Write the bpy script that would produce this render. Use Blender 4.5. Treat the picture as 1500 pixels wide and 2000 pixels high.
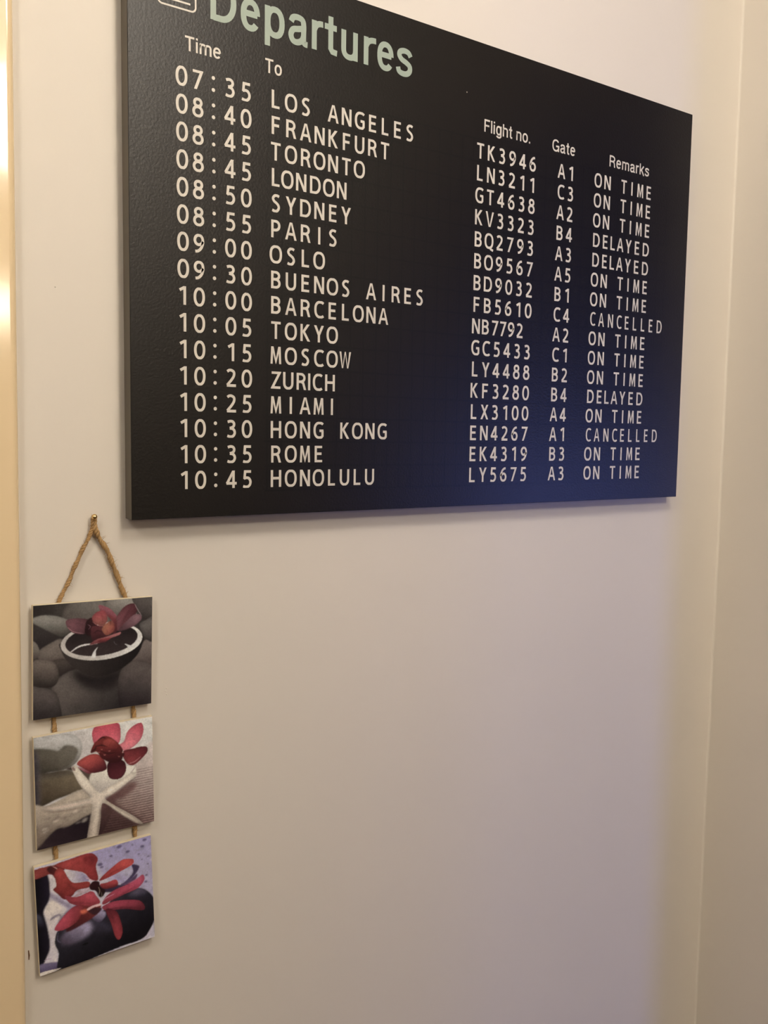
import bpy, bmesh, math, random
import numpy as np
from mathutils import Matrix, Vector
for o in list(bpy.data.objects): bpy.data.objects.remove(o)
S = bpy.context.scene
COL = S.collection
random.seed(4)

# ------------------------------------------------------------------ camera
cd = bpy.data.cameras.new('camera'); cam = bpy.data.objects.new('camera', cd); COL.objects.link(cam)
cd.sensor_fit = 'VERTICAL'; cd.sensor_height = 24.0; cd.lens = 24.0 * 1765.1 / 2000.0
cd.clip_start = 0.01
r_ = Vector((0.8202788, -0.5717580, 0.0153416)); d_ = Vector((-0.0372143, -0.0801173, -0.9960905)); f_ = Vector((0.5707519, 0.8165010, -0.0869961))
M = Matrix.Identity(4)
for i in range(3):
    M[i][0] = r_[i]; M[i][1] = -d_[i]; M[i][2] = -f_[i]
M.translation = (-0.27127, -0.79466, 1.49967)
cam.matrix_world = M
S.camera = cam

# ------------------------------------------------------------------ world, exposure, daylight
w = bpy.data.worlds.new('world'); S.world = w; w.use_nodes = True
bg = w.node_tree.nodes['Background']; bg.inputs[0].default_value = (0.30, 0.42, 0.80, 1); bg.inputs[1].default_value = 0.5
S.view_settings.view_transform = 'Standard'; S.view_settings.look = 'None'
S.view_settings.gamma = 1; S.view_settings.use_curve_mapping = False
S.view_settings.exposure = 0.07
NEAR_LAMP = 26.0      # emission of the ceiling globe nearest the board
CEIL_LAMP = 52.0      # emission of the second ceiling globe
SCONCE = 70.0         # emission of the wall globe
DAY = 50.0            # daylight through the window of the next room
al = bpy.data.lights.new('daylight', 'AREA'); al.shape = 'RECTANGLE'; al.size = 0.66; al.size_y = 1.60
al.energy = DAY; al.color = (0.23, 0.31, 1.0)
ao = bpy.data.objects.new('daylight', al); COL.objects.link(ao)
ao.location = (3.12, -2.92, 1.03); ao.rotation_euler = (0, math.radians(90), 0)   # just behind the window panes, facing -X

# ------------------------------------------------------------------ materials
def mat(name, col, rough=0.6, spec=0.5, metal=0.0, bump=None, vary=None, coat=0.0, emit=None):
    m = bpy.data.materials.new(name); m.use_nodes = True; nt = m.node_tree; b = nt.nodes['Principled BSDF']
    b.inputs['Base Color'].default_value = (*col, 1); b.inputs['Roughness'].default_value = rough
    b.inputs['Specular IOR Level'].default_value = spec; b.inputs['Metallic'].default_value = metal
    b.inputs['Coat Weight'].default_value = coat
    if emit:
        b.inputs['Emission Color'].default_value = (*emit[0], 1); b.inputs['Emission Strength'].default_value = emit[1]
    tc = nt.nodes.new('ShaderNodeTexCoord')
    if vary:
        n = nt.nodes.new('ShaderNodeTexNoise'); n.inputs['Scale'].default_value = vary[0]; n.inputs['Detail'].default_value = 4
        nt.links.new(tc.outputs['Object'], n.inputs['Vector'])
        mx = nt.nodes.new('ShaderNodeMixRGB'); mx.inputs[1].default_value = (*col, 1)
        mx.inputs[2].default_value = (*[c * vary[1] for c in col], 1)
        nt.links.new(n.outputs['Fac'], mx.inputs[0]); nt.links.new(mx.outputs[0], b.inputs['Base Color'])
    if bump:
        n = nt.nodes.new('ShaderNodeTexNoise'); n.inputs['Scale'].default_value = bump[0]; n.inputs['Detail'].default_value = 5
        nt.links.new(tc.outputs['Object'], n.inputs['Vector'])
        bp = nt.nodes.new('ShaderNodeBump'); bp.inputs['Strength'].default_value = bump[1]; bp.inputs['Distance'].default_value = bump[2]
        nt.links.new(n.outputs['Fac'], bp.inputs['Height']); nt.links.new(bp.outputs['Normal'], b.inputs['Normal'])
    return m

WALLC = (0.78, 0.735, 0.67)
m_wall = mat('painted plaster', WALLC, 0.62, 0.35, bump=(90, 0.10, 0.001), vary=(6, 0.975))
m_hall = mat('taupe hallway paint', (0.25, 0.22, 0.195), 0.7, 0.3, vary=(5, 0.95))
m_trim = mat('glossy cream paint', (0.86, 0.69, 0.45), 0.11, 0.5, bump=(14, 0.05, 0.002))
m_ceil = mat('ceiling paint', (0.60, 0.57, 0.53), 0.9, 0.2)
m_floor = mat('oak floor', (0.14, 0.085, 0.05), 0.4, 0.4, vary=(9, 0.6), bump=(30, 0.1, 0.001))
m_edge = mat('grey brown board edge', (0.115, 0.100, 0.078), 0.55, 0.4, bump=(300, 0.2, 0.0003))
m_white = mat('printed white lettering', (0.70, 0.665, 0.60), 0.5, 0.4)
m_green = mat('printed pale green lettering', (0.36, 0.44, 0.38), 0.5, 0.4)
m_mdf = mat('cream plaque board', (0.74, 0.66, 0.50), 0.7, 0.3, vary=(60, 0.85))
m_jute = mat('jute twine', (0.56, 0.36, 0.17), 0.9, 0.1, vary=(260, 0.5))
m_brass = mat('brass', (0.80, 0.56, 0.25), 0.22, 0.5, metal=1.0, vary=(200, 0.9))
m_steel = mat('brushed steel', (0.6, 0.6, 0.6), 0.3, metal=1.0, vary=(80, 0.85))
m_globe0 = mat('lit opal glass near', (0.9, 0.85, 0.75), 0.3, emit=((1.0, 0.905, 0.78), NEAR_LAMP))
m_globe = mat('lit opal glass', (0.9, 0.85, 0.75), 0.3, emit=((1.0, 0.87, 0.70), CEIL_LAMP))
m_globe2 = mat('lit opal glass small', (0.9, 0.85, 0.75), 0.3, emit=((1.0, 0.84, 0.62), SCONCE))
m_scuff = mat('brown scratch', (0.20, 0.10, 0.05), 0.8, vary=(900, 0.6))
m_chalk = mat('pale dust', (0.6, 0.55, 0.48), 0.9, vary=(900, 0.8))
m_frame = mat('white window paint', (0.8, 0.8, 0.78), 0.4, vary=(20, 0.95))
m_glass = bpy.data.materials.new('window glass'); m_glass.use_nodes = True
nt = m_glass.node_tree; nt.nodes.remove(nt.nodes['Principled BSDF'])
tr = nt.nodes.new('ShaderNodeBsdfTransparent'); gl = nt.nodes.new('ShaderNodeBsdfGlossy'); gl.inputs['Roughness'].default_value = 0.02
mx = nt.nodes.new('ShaderNodeMixShader'); mx.inputs[0].default_value = 0.06
nt.links.new(tr.outputs[0], mx.inputs[1]); nt.links.new(gl.outputs[0], mx.inputs[2]); nt.links.new(mx.outputs[0], nt.nodes['Material Output'].inputs[0])

# black laminate with the faint printed flap grid (object coordinates are metres from the board's lower left)
def board_material():
    m = bpy.data.materials.new('black laminate with faint flap grid'); m.use_nodes = True; nt = m.node_tree; N = nt.nodes; L = nt.links
    b = N['Principled BSDF']; b.inputs['Roughness'].default_value = 0.385; b.inputs['Specular IOR Level'].default_value = 0.36
    tc = N.new('ShaderNodeTexCoord'); sp = N.new('ShaderNodeSeparateXYZ'); L.new(tc.outputs['Object'], sp.inputs[0])
    def mth(op, a, bb=None, cc=None):
        n = N.new('ShaderNodeMath'); n.operation = op
        for i, v in enumerate((a, bb, cc)):
            if v is None: continue
            if isinstance(v, (int, float)): n.inputs[i].default_value = v
            else: L.new(v, n.inputs[i])
        return n.outputs[0]
    def line(c, off, pitch, wdt):
        t = mth('FRACT', mth('DIVIDE', mth('SUBTRACT', c, off), pitch))
        return mth('LESS_THAN', t, wdt / pitch)
    x, z = sp.outputs[0], sp.outputs[2]
    lx = line(x, 0.1316, 0.01555, 0.0017); lx2 = line(x, 0.1316 + 0.0126, 0.01555, 0.0008); lz = line(z, 0.0231 - 0.001, 0.0235, 0.0018)
    g = mth('MAXIMUM', mth('MAXIMUM', lx, mth('MULTIPLY', lx2, 0.5)), lz)
    inside = mth('MULTIPLY', mth('MULTIPLY', mth('GREATER_THAN', x, 0.130), mth('LESS_THAN', x, 0.712)), mth('MULTIPLY', mth('GREATER_THAN', z, 0.022), mth('LESS_THAN', z, 0.400)))
    g = mth('MULTIPLY', g, inside)
    nz = N.new('ShaderNodeTexNoise'); nz.inputs['Scale'].default_value = 25; L.new(tc.outputs['Object'], nz.inputs['Vector'])
    base = N.new('ShaderNodeMixRGB'); base.inputs[1].default_value = (0.0050, 0.0038, 0.0032, 1); base.inputs[2].default_value = (0.0062, 0.0047, 0.0040, 1)
    L.new(nz.outputs['Fac'], base.inputs[0])
    mx = N.new('ShaderNodeMixRGB'); mx.inputs[2].default_value = (0.002, 0.0016, 0.0016, 1)
    L.new(mth('MULTIPLY', g, 0.75), mx.inputs[0]); L.new(base.outputs[0], mx.inputs[1]); L.new(mx.outputs[0], b.inputs['Base Color'])
    n2 = N.new('ShaderNodeTexNoise'); n2.inputs['Scale'].default_value = 420; n2.inputs['Detail'].default_value = 3; L.new(tc.outputs['Object'], n2.inputs['Vector'])
    bp = N.new('ShaderNodeBump'); bp.inputs['Strength'].default_value = 0.35; bp.inputs['Distance'].default_value = 0.0006
    L.new(n2.outputs['Fac'], bp.inputs['Height']); L.new(bp.outputs['Normal'], b.inputs['Normal'])
    return m
m_board = board_material()

# ------------------------------------------------------------------ mesh helpers
def link(name, me, m, parent=None, loc=None):
    o = bpy.data.objects.new(name, me); COL.objects.link(o)
    if m is not None: me.materials.append(m)
    if parent is not None: o.parent = parent
    if loc is not None: o.location = loc
    return o
def box_bm(bm, x0, x1, y0, y1, z0, z1):
    v = [bm.verts.new(p) for p in ((x0,y0,z0),(x1,y0,z0),(x1,y1,z0),(x0,y1,z0),(x0,y0,z1),(x1,y0,z1),(x1,y1,z1),(x0,y1,z1))]
    for f in ((0,3,2,1),(4,5,6,7),(0,1,5,4),(1,2,6,5),(2,3,7,6),(3,0,4,7)): bm.faces.new([v[i] for i in f])
def fin(bm, name, m, parent=None, loc=None, bevel=0, seg=2, smooth=False):
    if bevel: bmesh.ops.bevel(bm, geom=list(bm.edges), offset=bevel, segments=seg, affect='EDGES', profile=0.5)
    bmesh.ops.recalc_face_normals(bm, faces=bm.faces)
    me = bpy.data.meshes.new(name); bm.to_mesh(me); bm.free()
    if smooth:
        for p in me.polygons: p.use_smooth = True
    return link(name, me, m, parent, loc)
def boxes(name, m, bs, parent=None, bevel=0, loc=None, smooth=False):
    bm = bmesh.new()
    for b in bs: box_bm(bm, *b)
    return fin(bm, name, m, parent, loc, bevel, smooth=smooth)
def thing(name, label, cat, loc=(0, 0, 0), group=None):
    o = bpy.data.objects.new(name, None); COL.objects.link(o); o.location = loc; o.empty_display_size = 0.05
    o['label'] = label; o['category'] = cat
    if group: o['group'] = group
    return o
def struct(o): o['kind'] = 'structure'; return o
def prism(name, m, pts, z0, z1, parent=None):
    bm = bmesh.new(); a = [bm.verts.new((x, y, z0)) for x, y in pts]; b = [bm.verts.new((x, y, z1)) for x, y in pts]; n = len(pts)
    bm.faces.new(a[::-1]); bm.faces.new(b)
    for i in range(n): bm.faces.new((a[i], a[(i+1) % n], b[(i+1) % n], b[i]))
    return fin(bm, name, m, parent)
def lathe(bm, prof, seg=32, axis='z', org=(0,0,0)):
    rings = []
    for r, h in prof:
        ring = []
        for i in range(seg):
            a = 2*math.pi*i/seg
            p = {'z': (r*math.cos(a), r*math.sin(a), h), 'y': (r*math.cos(a), h, r*math.sin(a)), 'x': (h, r*math.cos(a), r*math.sin(a))}[axis]
            ring.append(bm.verts.new([p[k]+org[k] for k in range(3)]))
        rings.append(ring)
    for a, b in zip(rings, rings[1:]):
        for i in range(seg): bm.faces.new((a[i], a[(i+1) % seg], b[(i+1) % seg], b[i]))
    bm.faces.new(rings[0][::-1]); bm.faces.new(rings[-1])
def tube(bm, pts, rad, seg=8):
    pts = [Vector(p) for p in pts]; n = len(pts); prev = None; rings = []
    for i, p in enumerate(pts):
        t = (pts[min(i+1, n-1)] - pts[max(i-1, 0)]).normalized()
        if prev is None: a = t.orthogonal().normalized()
        else: a = (prev - t*prev.dot(t)).normalized()
        prev = a; b = t.cross(a); r = rad[i] if hasattr(rad, '__len__') else rad
        rings.append([bm.verts.new(p + (a*math.cos(2*math.pi*k/seg) + b*math.sin(2*math.pi*k/seg))*r) for k in range(seg)])
    for a, b in zip(rings, rings[1:]):
        for i in range(seg): bm.faces.new((a[i], a[(i+1) % seg], b[(i+1) % seg], b[i]))
    bm.faces.new(rings[0][::-1]); bm.faces.new(rings[-1])

# ------------------------------------------------------------------ the room
HX = 0.8793                       # inner corner between the board's wall and the short return wall
H = 2.45
struct(boxes('wall_back', m_wall, [(-1.15, 3.2, 0.0, 0.12, 0, H)]))
# return wall beside the doorway, with a small plastered fillet in the corner
fil = [(HX - 0.003*(1-math.sin(a)), -0.003*(1-math.cos(a))) for a in [math.radians(90*i/6) for i in range(7)]]
PIER = 0.130
pr = prism('wall_right', m_wall, fil + [(HX, -PIER+0.003), (HX+0.003, -PIER), (HX+0.10, -PIER), (HX+0.10, 0.0)], 0, H); struct(pr)
struct(boxes('wall_right_far', m_hall, [(HX, HX+0.10, -5.6, -0.72, 0, H), (HX, HX+0.10, -0.72, -PIER, 2.08, H)]))
struct(boxes('wall_left', m_hall, [(-1.25, -1.15, -5.6, 0.12, 0, H)]))
struct(boxes('wall_front', m_hall, [(-1.25, 3.2, -5.7, -5.6, 0, H)]))
struct(boxes('floor', m_floor, [(-1.25, 3.2, -5.7, 0.12, -0.1, 0)]))
struct(boxes('ceiling', m_ceil, [(-1.25, 3.2, -5.7, 0.12, H, H+0.1)]))
# far wall of the next room, with its window
struct(boxes('wall_window', m_hall, [(3.0, 3.1, -5.6, -3.75, 0, H), (3.0, 3.1, -2.09, 0, 0, H), (3.0, 3.1, -3.75, -2.09, 0, 0.64), (3.0, 3.1, -3.75, -2.09, 1.42, H)]))
win = bpy.data.objects.new('window_1', None); COL.objects.link(win); struct(win); win.location = (3.03, -2.92, 0.64); WW, WH = 0.83, 0.78
boxes('window_frame', m_frame, [(-0.03, 0.03, -WW, -WW+0.04, 0, WH), (-0.03, 0.03, WW-0.04, WW, 0, WH), (-0.03, 0.03, -WW+0.04, WW-0.04, 0, 0.04), (-0.03, 0.03, -WW+0.04, WW-0.04, WH-0.04, WH), (-0.03, 0.03, -0.015, 0.015, 0.04, WH-0.04)], win)
for pa, pb_ in ((-WW+0.04, -0.015), (0.015, WW-0.04)): boxes('window_pane', m_glass, [(0, 0.004, pa, pb_, 0.04, WH-0.04)], win)
# glossy casing at the left: flat board with a soft rounded edge, its door out of frame
TX = -0.0915
casing = [(-0.160, 0.0), (-0.160, -0.008), (-0.156, -0.0110)]
casing += [(TX - 0.006*(1-math.sin(a)), -0.0050 - 0.006*math.cos(a)) for a in [math.radians(90*i/8) for i in range(9)]] + [(TX, 0.0)]
tr1 = prism('trim_1', m_trim, casing, 0.02, 2.14); struct(tr1)
tr1.rotation_euler = (0, 0.0062, 0); tr1.location.x = -1.42*math.sin(0.0062) + 0.0005   # hung very slightly out of plumb
struct(boxes('trim_2', m_trim, [(-1.02, -0.16, -0.0155, 0.0, 2.07, 2.14), (-1.09, -1.02, -0.0155, 0.0, 0, 2.14)]))
dr = struct(boxes('door_1', m_trim, [(-1.02, -0.16, -0.008, 0.0, 0.01, 2.07)]))
boxes('door_panel', m_trim, [(-0.90, -0.28, -0.014, -0.008, 0.20, 0.95)], dr, bevel=0.002)
boxes('door_panel', m_trim, [(-0.90, -0.28, -0.014, -0.008, 1.15, 1.92)], dr, bevel=0.002)
bm = bmesh.new(); lathe(bm, [(0.024, -0.008), (0.024, -0.016), (0.010, -0.018), (0.010, -0.052)], 24, 'y', (-0.96, 0, 1.05)); tube(bm, [(-0.96, -0.052, 1.05), (-0.92, -0.056, 1.05), (-0.84, -0.056, 1.05)], 0.009, 12)
fin(bm, 'door_handle', m_steel, dr, smooth=True)
struct(boxes('baseboard_back', m_frame, [(TX, HX-0.008, -0.014, 0.0, 0.0, 0.09)], bevel=0.002))
# scratch beside the casing
bm = bmesh.new()
tube(bm, [(-0.0890, -0.0004, 1.0430), (-0.0886, -0.0006, 1.0385), (-0.0888, -0.0004, 1.0345)], [0.0004, 0.0006, 0.0003], 6)
bpy.context.view_layer.update()
sc = fin(bm, 'wall_scratch', m_scuff); sc.parent = bpy.data.objects['wall_back']
bm = bmesh.new()
for (x, z) in ((0.0386, 1.2585), (0.0388, 1.2525), (0.2281, 0.9830), (-0.057, 1.618), (0.0376, 1.2560)):
    bmesh.ops.create_uvsphere(bm, u_segments=8, v_segments=6, radius=0.0006, matrix=Matrix.Translation((x, -0.0001, z)))
sp_ = fin(bm, 'paint_speck', m_wall); sp_['kind'] = 'stuff'; sp_.parent = bpy.data.objects['wall_back']

# ------------------------------------------------------------------ lamps (behind the camera)
for lx, ly, gm, lab in ((0.20, -0.80, m_globe0, 'opal glass globe on the ceiling right in front of the departures board'), (-0.82, -0.80, m_globe0, 'opal glass globe on the ceiling in the corner before the cream door'), (0.265, -1.634, m_globe, 'dimmer opal glass globe on the ceiling farther back behind the camera')):
    cl = thing('ceiling_lamp', lab, 'lamp', (lx, ly, H))
    bm = bmesh.new(); lathe(bm, [(0.055, 0), (0.055, -0.02), (0.02, -0.03), (0.02, -0.10)], 32); fin(bm, 'base', m_steel, cl)
    bm = bmesh.new(); bmesh.ops.create_uvsphere(bm, u_segments=32, v_segments=20, radius=0.11, matrix=Matrix.Translation((0, 0, -0.20))); fin(bm, 'glass_globe', gm, cl, smooth=True)
wl = thing('wall_lamp', 'small opal globe lamp on a bracket high on the far hallway wall', 'lamp', (HX, -4.05, 2.10))
bm = bmesh.new(); lathe(bm, [(0.05, 0), (0.05, -0.012), (0.012, -0.016), (0.012, -0.05)], 24, 'x'); fin(bm, 'bracket', m_steel, wl)
bm = bmesh.new(); bmesh.ops.create_uvsphere(bm, u_segments=24, v_segments=16, radius=0.085, matrix=Matrix.Translation((-0.125, 0, 0.0))); fin(bm, 'glass_globe', m_globe2, wl, smooth=True)

# ------------------------------------------------------------------ departures board
BZ = 1.42; BY = -0.020; BW = 0.7523; BH = 0.5
bd = thing('departure_board', 'large black airport departures board on the cream wall with rows of white destinations', 'sign', (0, BY, BZ))
bm = bmesh.new(); box_bm(bm, 0.0002, BW-0.0002, 0.0012, 0.0165, 0.0002, BH-0.0002); fin(bm, 'edge_core', m_edge, bd)['label'] = 'grey brown side edge'
bm = bmesh.new(); box_bm(bm, 0, BW, 0, 0.0013, 0, BH); fin(bm, 'front_panel', m_board, bd, bevel=0.0004)
for bx in (0.04, BW-0.07): boxes('back_batten', m_mdf, [(bx, bx+0.03, 0.0165, 0.0195, 0.04, BH-0.04)], bd)
bm = bmesh.new(); bmesh.ops.create_uvsphere(bm, u_segments=8, v_segments=6, radius=0.0007, matrix=Matrix.Translation((0.370, 0, 0.4443))); fin(bm, 'dust_speck', m_chalk, bd)

# ---- stroke alphabet: width, list of strokes; a stroke is ('l', points) or ('s', points) (smooth); units of cap height
def ell(cx, cy, rx, ry, a0, a1, n=22, p=2.35):
    out = []
    for i in range(n+1):
        a = math.radians(a0 + (a1-a0)*i/n); c, s = math.cos(a), math.sin(a)
        out.append((cx + rx*math.copysign(abs(c)**(2/p), c), cy + ry*math.copysign(abs(s)**(2/p), s)))
    return out
def cr(pts, n=7, closed=False):
    out = []; m = len(pts)
    for i in range(m if closed else m-1):
        g = (lambda j: pts[j % m]) if closed else (lambda j: pts[min(max(j, 0), m-1)])
        p0, p1, p2, p3 = g(i-1), g(i), g(i+1), g(i+2)
        for k in range(n):
            t = k/n
            out.append(tuple(0.5*((2*p1[c]) + (-p0[c]+p2[c])*t + (2*p0[c]-5*p1[c]+4*p2[c]-p3[c])*t*t + (-p0[c]+3*p1[c]-3*p2[c]+p3[c])*t**3) for c in (0, 1)))
    if not closed: out.append(pts[-1])
    return out
k = 0.071; e = 0.93; q = 0.065
def mk():
    G = {}
    def bowl(x, y0, y1, w):      # D-like bowl from (x,y1) round to (x,y0)
        ry = (y1-y0)/2; cy = (y0+y1)/2; xs = x + (w-x)*0.38
        return [(x, y1)] + ell(xs, cy, w-xs, ry, 90, -90, 18, 2.2) + [(x, y0)]
    G['A'] = (.72, [[(.02,-.1),(.36,1.09),(.70,-.1)], [(.17,.33),(.55,.33)]])
    G['B'] = (.62, [[(k,0),(k,1)], bowl(k, .525, 1-q, .52), bowl(k, q, .525, .55)])
    G['C'] = (.66, [ell(.42,.5,.35,.5-q+.01, 52, 308, 26)])
    G['D'] = (.74, [[(k,0),(k,1)], bowl(k, q, 1-q, .74-k)])
    G['E'] = (.54, [[(k,0),(k,1)], [(k,1-q),(.53,1-q)], [(k,.52),(.49,.52)], [(k,q),(.54,q)]])
    G['F'] = (.52, [[(k,0),(k,1)], [(k,1-q),(.53,1-q)], [(k,.50),(.48,.50)]])
    G['G'] = (.72, [ell(.43,.5,.36,.5-q+.01, 50, 290, 26) + [(.65,.16),(.65,.47)], [(.65+k*.9,.47),(.42,.47)]])
    G['H'] = (.70, [[(k,0),(k,1)], [(.70-k,0),(.70-k,1)], [(k,.52),(.70-k,.52)]])
    G['I'] = (.15, [[(.075,0),(.075,1)]])
    G['K'] = (.66, [[(k,0),(k,1)], [(.60,1.08),(.16,.50)], [(.19,.60),(.64,-.09)]])
    G['L'] = (.51, [[(k,0),(k,1)], [(k,q),(.51,q)]])
    G['M'] = (.80, [[(k+.03,-.02),(k+.075,1.0)], [(.15,1.06),(.40,.14),(.65,1.06)], [(.80-k-.03,-.02),(.80-k-.075,1.0)]])
    G['N'] = (.70, [[(k,0),(k,1)], [(.05,1.08),(.65,-.08)], [(.70-k,0),(.70-k,1)]])
    G['O'] = (.80, [ell(.40,.5,.40-k,.5-q+.01, 0, 360, 40)])
    G['P'] = (.60, [[(k,0),(k,1)], bowl(k, .43, 1-q, .60-k)])
    G['Q'] = (.82, [ell(.40,.5,.40-k,.5-q+.01, 0, 360, 40), [(.44,.12),(.60,-.04),(.80,-.10)]])
    G['R'] = (.64, [[(k,0),(k,1)], bowl(k, .48, 1-q, .56-.02), [(.32,.50),(.46,.40),(.60,-.03)]])
    G['S'] = (.56, [cr([(.50,.885),(.36,.94),(.20,.91),(.095,.76),(.17,.61),(.30,.53),(.43,.42),(.48,.26),(.38,.09),(.22,.05),(.05,.105)])])
    G['T'] = (.64, [[(.32,0),(.32,1)], [(0,1-q),(.64,1-q)]])
    G['U'] = (.70, [[(k,1),(k,.40)] + ell(.35,.36,.35-k,.36-q+.01, 180, 360, 20, 2.2) + [(.70-k,.40),(.70-k,1)]])
    G['V'] = (.70, [[(.03,1.1),(.35,-.10),(.67,1.1)]])
    G['W'] = (1.0, [[(.04,1.1),(.27,-.08),(.50,1.06),(.73,-.08),(.96,1.1)]])
    G['X'] = (.68, [[(.02,-.09),(.65,1.09)], [(.04,1.09),(.66,-.09)]])
    G['Y'] = (.68, [[(.03,1.09),(.34,.43),(.65,1.09)], [(.34,0),(.34,.46)]])
    G['Z'] = (.64, [[(.03,1-q),(.60,1-q)], [(.62,1.02),(.03,-.02)], [(.02,q),(.63,q)]])
    G['0'] = (.66, [ell(.33,.5,.33-k,.5-q+.01, 0, 360, 40, 2.15)])
    G['1'] = (.42, [[(.33,0),(.33,1.0)], [(.37,.97),(.04,.78)]])
    G['2'] = (.60, [cr([(.06,.85),(.18,.925),(.32,.925),(.46,.84),(.485,.70),(.43,.54),(.30,.36),(.16,.20),(.06,.085)]), [(.03,q),(.60,q)]])
    G['3'] = (.60, [cr([(.07,.89),(.24,.935),(.40,.90),(.47,.76),(.40,.61),(.20,.535)]), cr([(.20,.535),(.42,.48),(.51,.29),(.42,.10),(.24,.05),(.05,.10)])])
    G['4'] = (.64, [[(.44,0),(.44,1)], [(.47,1.04),(.03,.25)], [(.0,.27),(.64,.27)]])
    G['5'] = (.58, [[(.54,1-q),(.12,1-q)], [(.165,1.0),(.12,.50)], cr([(.09,.53),(.24,.575),(.40,.54),(.50,.37),(.47,.18),(.34,.06),(.18,.05),(.04,.09)])])
    G['6'] = (.62, [cr([(.52,.93),(.36,.90),(.20,.76),(.10,.55),(.075,.34),(.14,.13),(.31,.055),(.48,.13),(.545,.32),(.48,.49),(.33,.56),(.17,.50),(.09,.37)])])
    G['7'] = (.60, [[(.02,1-q),(.56,1-q)], [(.56,1.02),(.15,-.05)]])
    G['8'] = (.62, [ell(.31,.755,.195,.185, 0, 360, 26, 2.1), ell(.31,.295,.245,.24, 0, 360, 28, 2.1)])
    G['9'] = (.62, [[(.62-x, 1-y) for x, y in G['6'][1][0]]])
    G[':'] = (.18, [ell(.09,.80,.055,.055, 0, 360, 12, 2), ell(.09,.17,.055,.055, 0, 360, 12, 2)])
    # narrow grotesque used for the headings
    X = .74; h = .065; g = {}
    def arch(x0, x1, y): return [(x0, y-.18)] + ell((x0+x1)/2, X-h-.17, (x1-x0)/2, .17, 180, 0, 14, 2.3) + [(x1, 0)]
    g['T'] = (.58, [[(.29,0),(.29,1)], [(0,1-h),(.58,1-h)]])
    g['D'] = (.68, [[(k,0),(k,1)], bowl(k, h, 1-h, .68-k)])
    g['F'] = (.50, [[(k,0),(k,1)], [(k,1-h),(.50,1-h)], [(k,.51),(.45,.51)]])
    g['G'] = (.70, [ell(.36,.5,.29,.5-h+.01, 38, 318, 26) + [(.62,.12)], [(.63,0),(.63,.47)], [(.63+k,.45),(.38,.45)]])
    g['R'] = (.62, [[(k,0),(k,1)], bowl(k, .48, 1-h, .60-k), cr([(.34,.47),(.46,.42),(.51,.28),(.53,.08),(.57,0)])])
    g['a'] = (.54, [cr([(.08,.53),(.13,.64),(.25,X-h),(.38,.64),(.42,.52),(.42,.30),(.42,.12),(.45,.06),(.53,.05)]), cr([(.42,.43),(.28,.39),(.13,.34),(.075,.20),(.13,.07),(.25,.05),(.37,.12),(.42,.24)])])
    g['e'] = (.52, [[(.08,.40),(.45,.40)] , [(.45,.39)] + ell(.26,X/2,.19,X/2-h+.01, 4, 322, 26, 2.3)])
    g['h'] = (.50, [[(k,0),(k,1)], arch(k, .50-k, X)])
    g['g'] = (.52, [ell(.25,X/2,.18,X/2-h+.01, 0, 360, 26, 2.3), [(.45,X),(.45,.0)] + ell(.265,-.02,.185,.16,0,-165,14,2.3)])
    g['i'] = (.15, [[(.075,0),(.075,X)], [(.075,.86),(.075,1)]])
    g['l'] = (.15, [[(.075,0),(.075,1)]])
    g['k'] = (.50, [[(k,0),(k,1)], [(.45,X+.05),(.12,.33)], [(.20,.47),(.48,-.06)]])
    g['m'] = (.78, [[(k,0),(k,X)], arch(k, .39, X), arch(.39, .78-k, X)])
    g['n'] = (.50, [[(k,0),(k,X)], arch(k, .50-k, X)])
    g['o'] = (.53, [ell(.265,X/2,.265-k,X/2-h+.01, 0, 360, 30, 2.3)])
    g['p'] = (.53, [[(k,-.24),(k,X)], ell(.27,X/2,.19,X/2-h+.01, 0, 360, 28, 2.3)])
    g['r'] = (.33, [[(k,0),(k,X)], cr([(k,.50),(.13,.62),(.22,X-h),(.33,X-h+.01)])])
    g['s'] = (.48, [cr([(.42,.55),(.36,.645),(.24,X-h),(.12,.63),(.09,.53),(.16,.43),(.29,.37),(.395,.29),(.40,.16),(.32,.07),(.20,.05),(.09,.09),(.055,.20)])])
    g['t'] = (.31, [[(.15,.96),(.15,.14),(.19,.07),(.31,.055)], [(0,X-h+.01),(.30,X-h+.01)]])
    g['u'] = (.50, [[(.50-k,0),(.50-k,X)], [(k,X),(k,.26)] + ell(.25,.055+.20,.25-k,.20,180,360,14,2.3)])
    g['.'] = (.15, [[(.075,0),(.075,.15)]])
    return G, g
ROWG, HEADG = mk()

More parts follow.
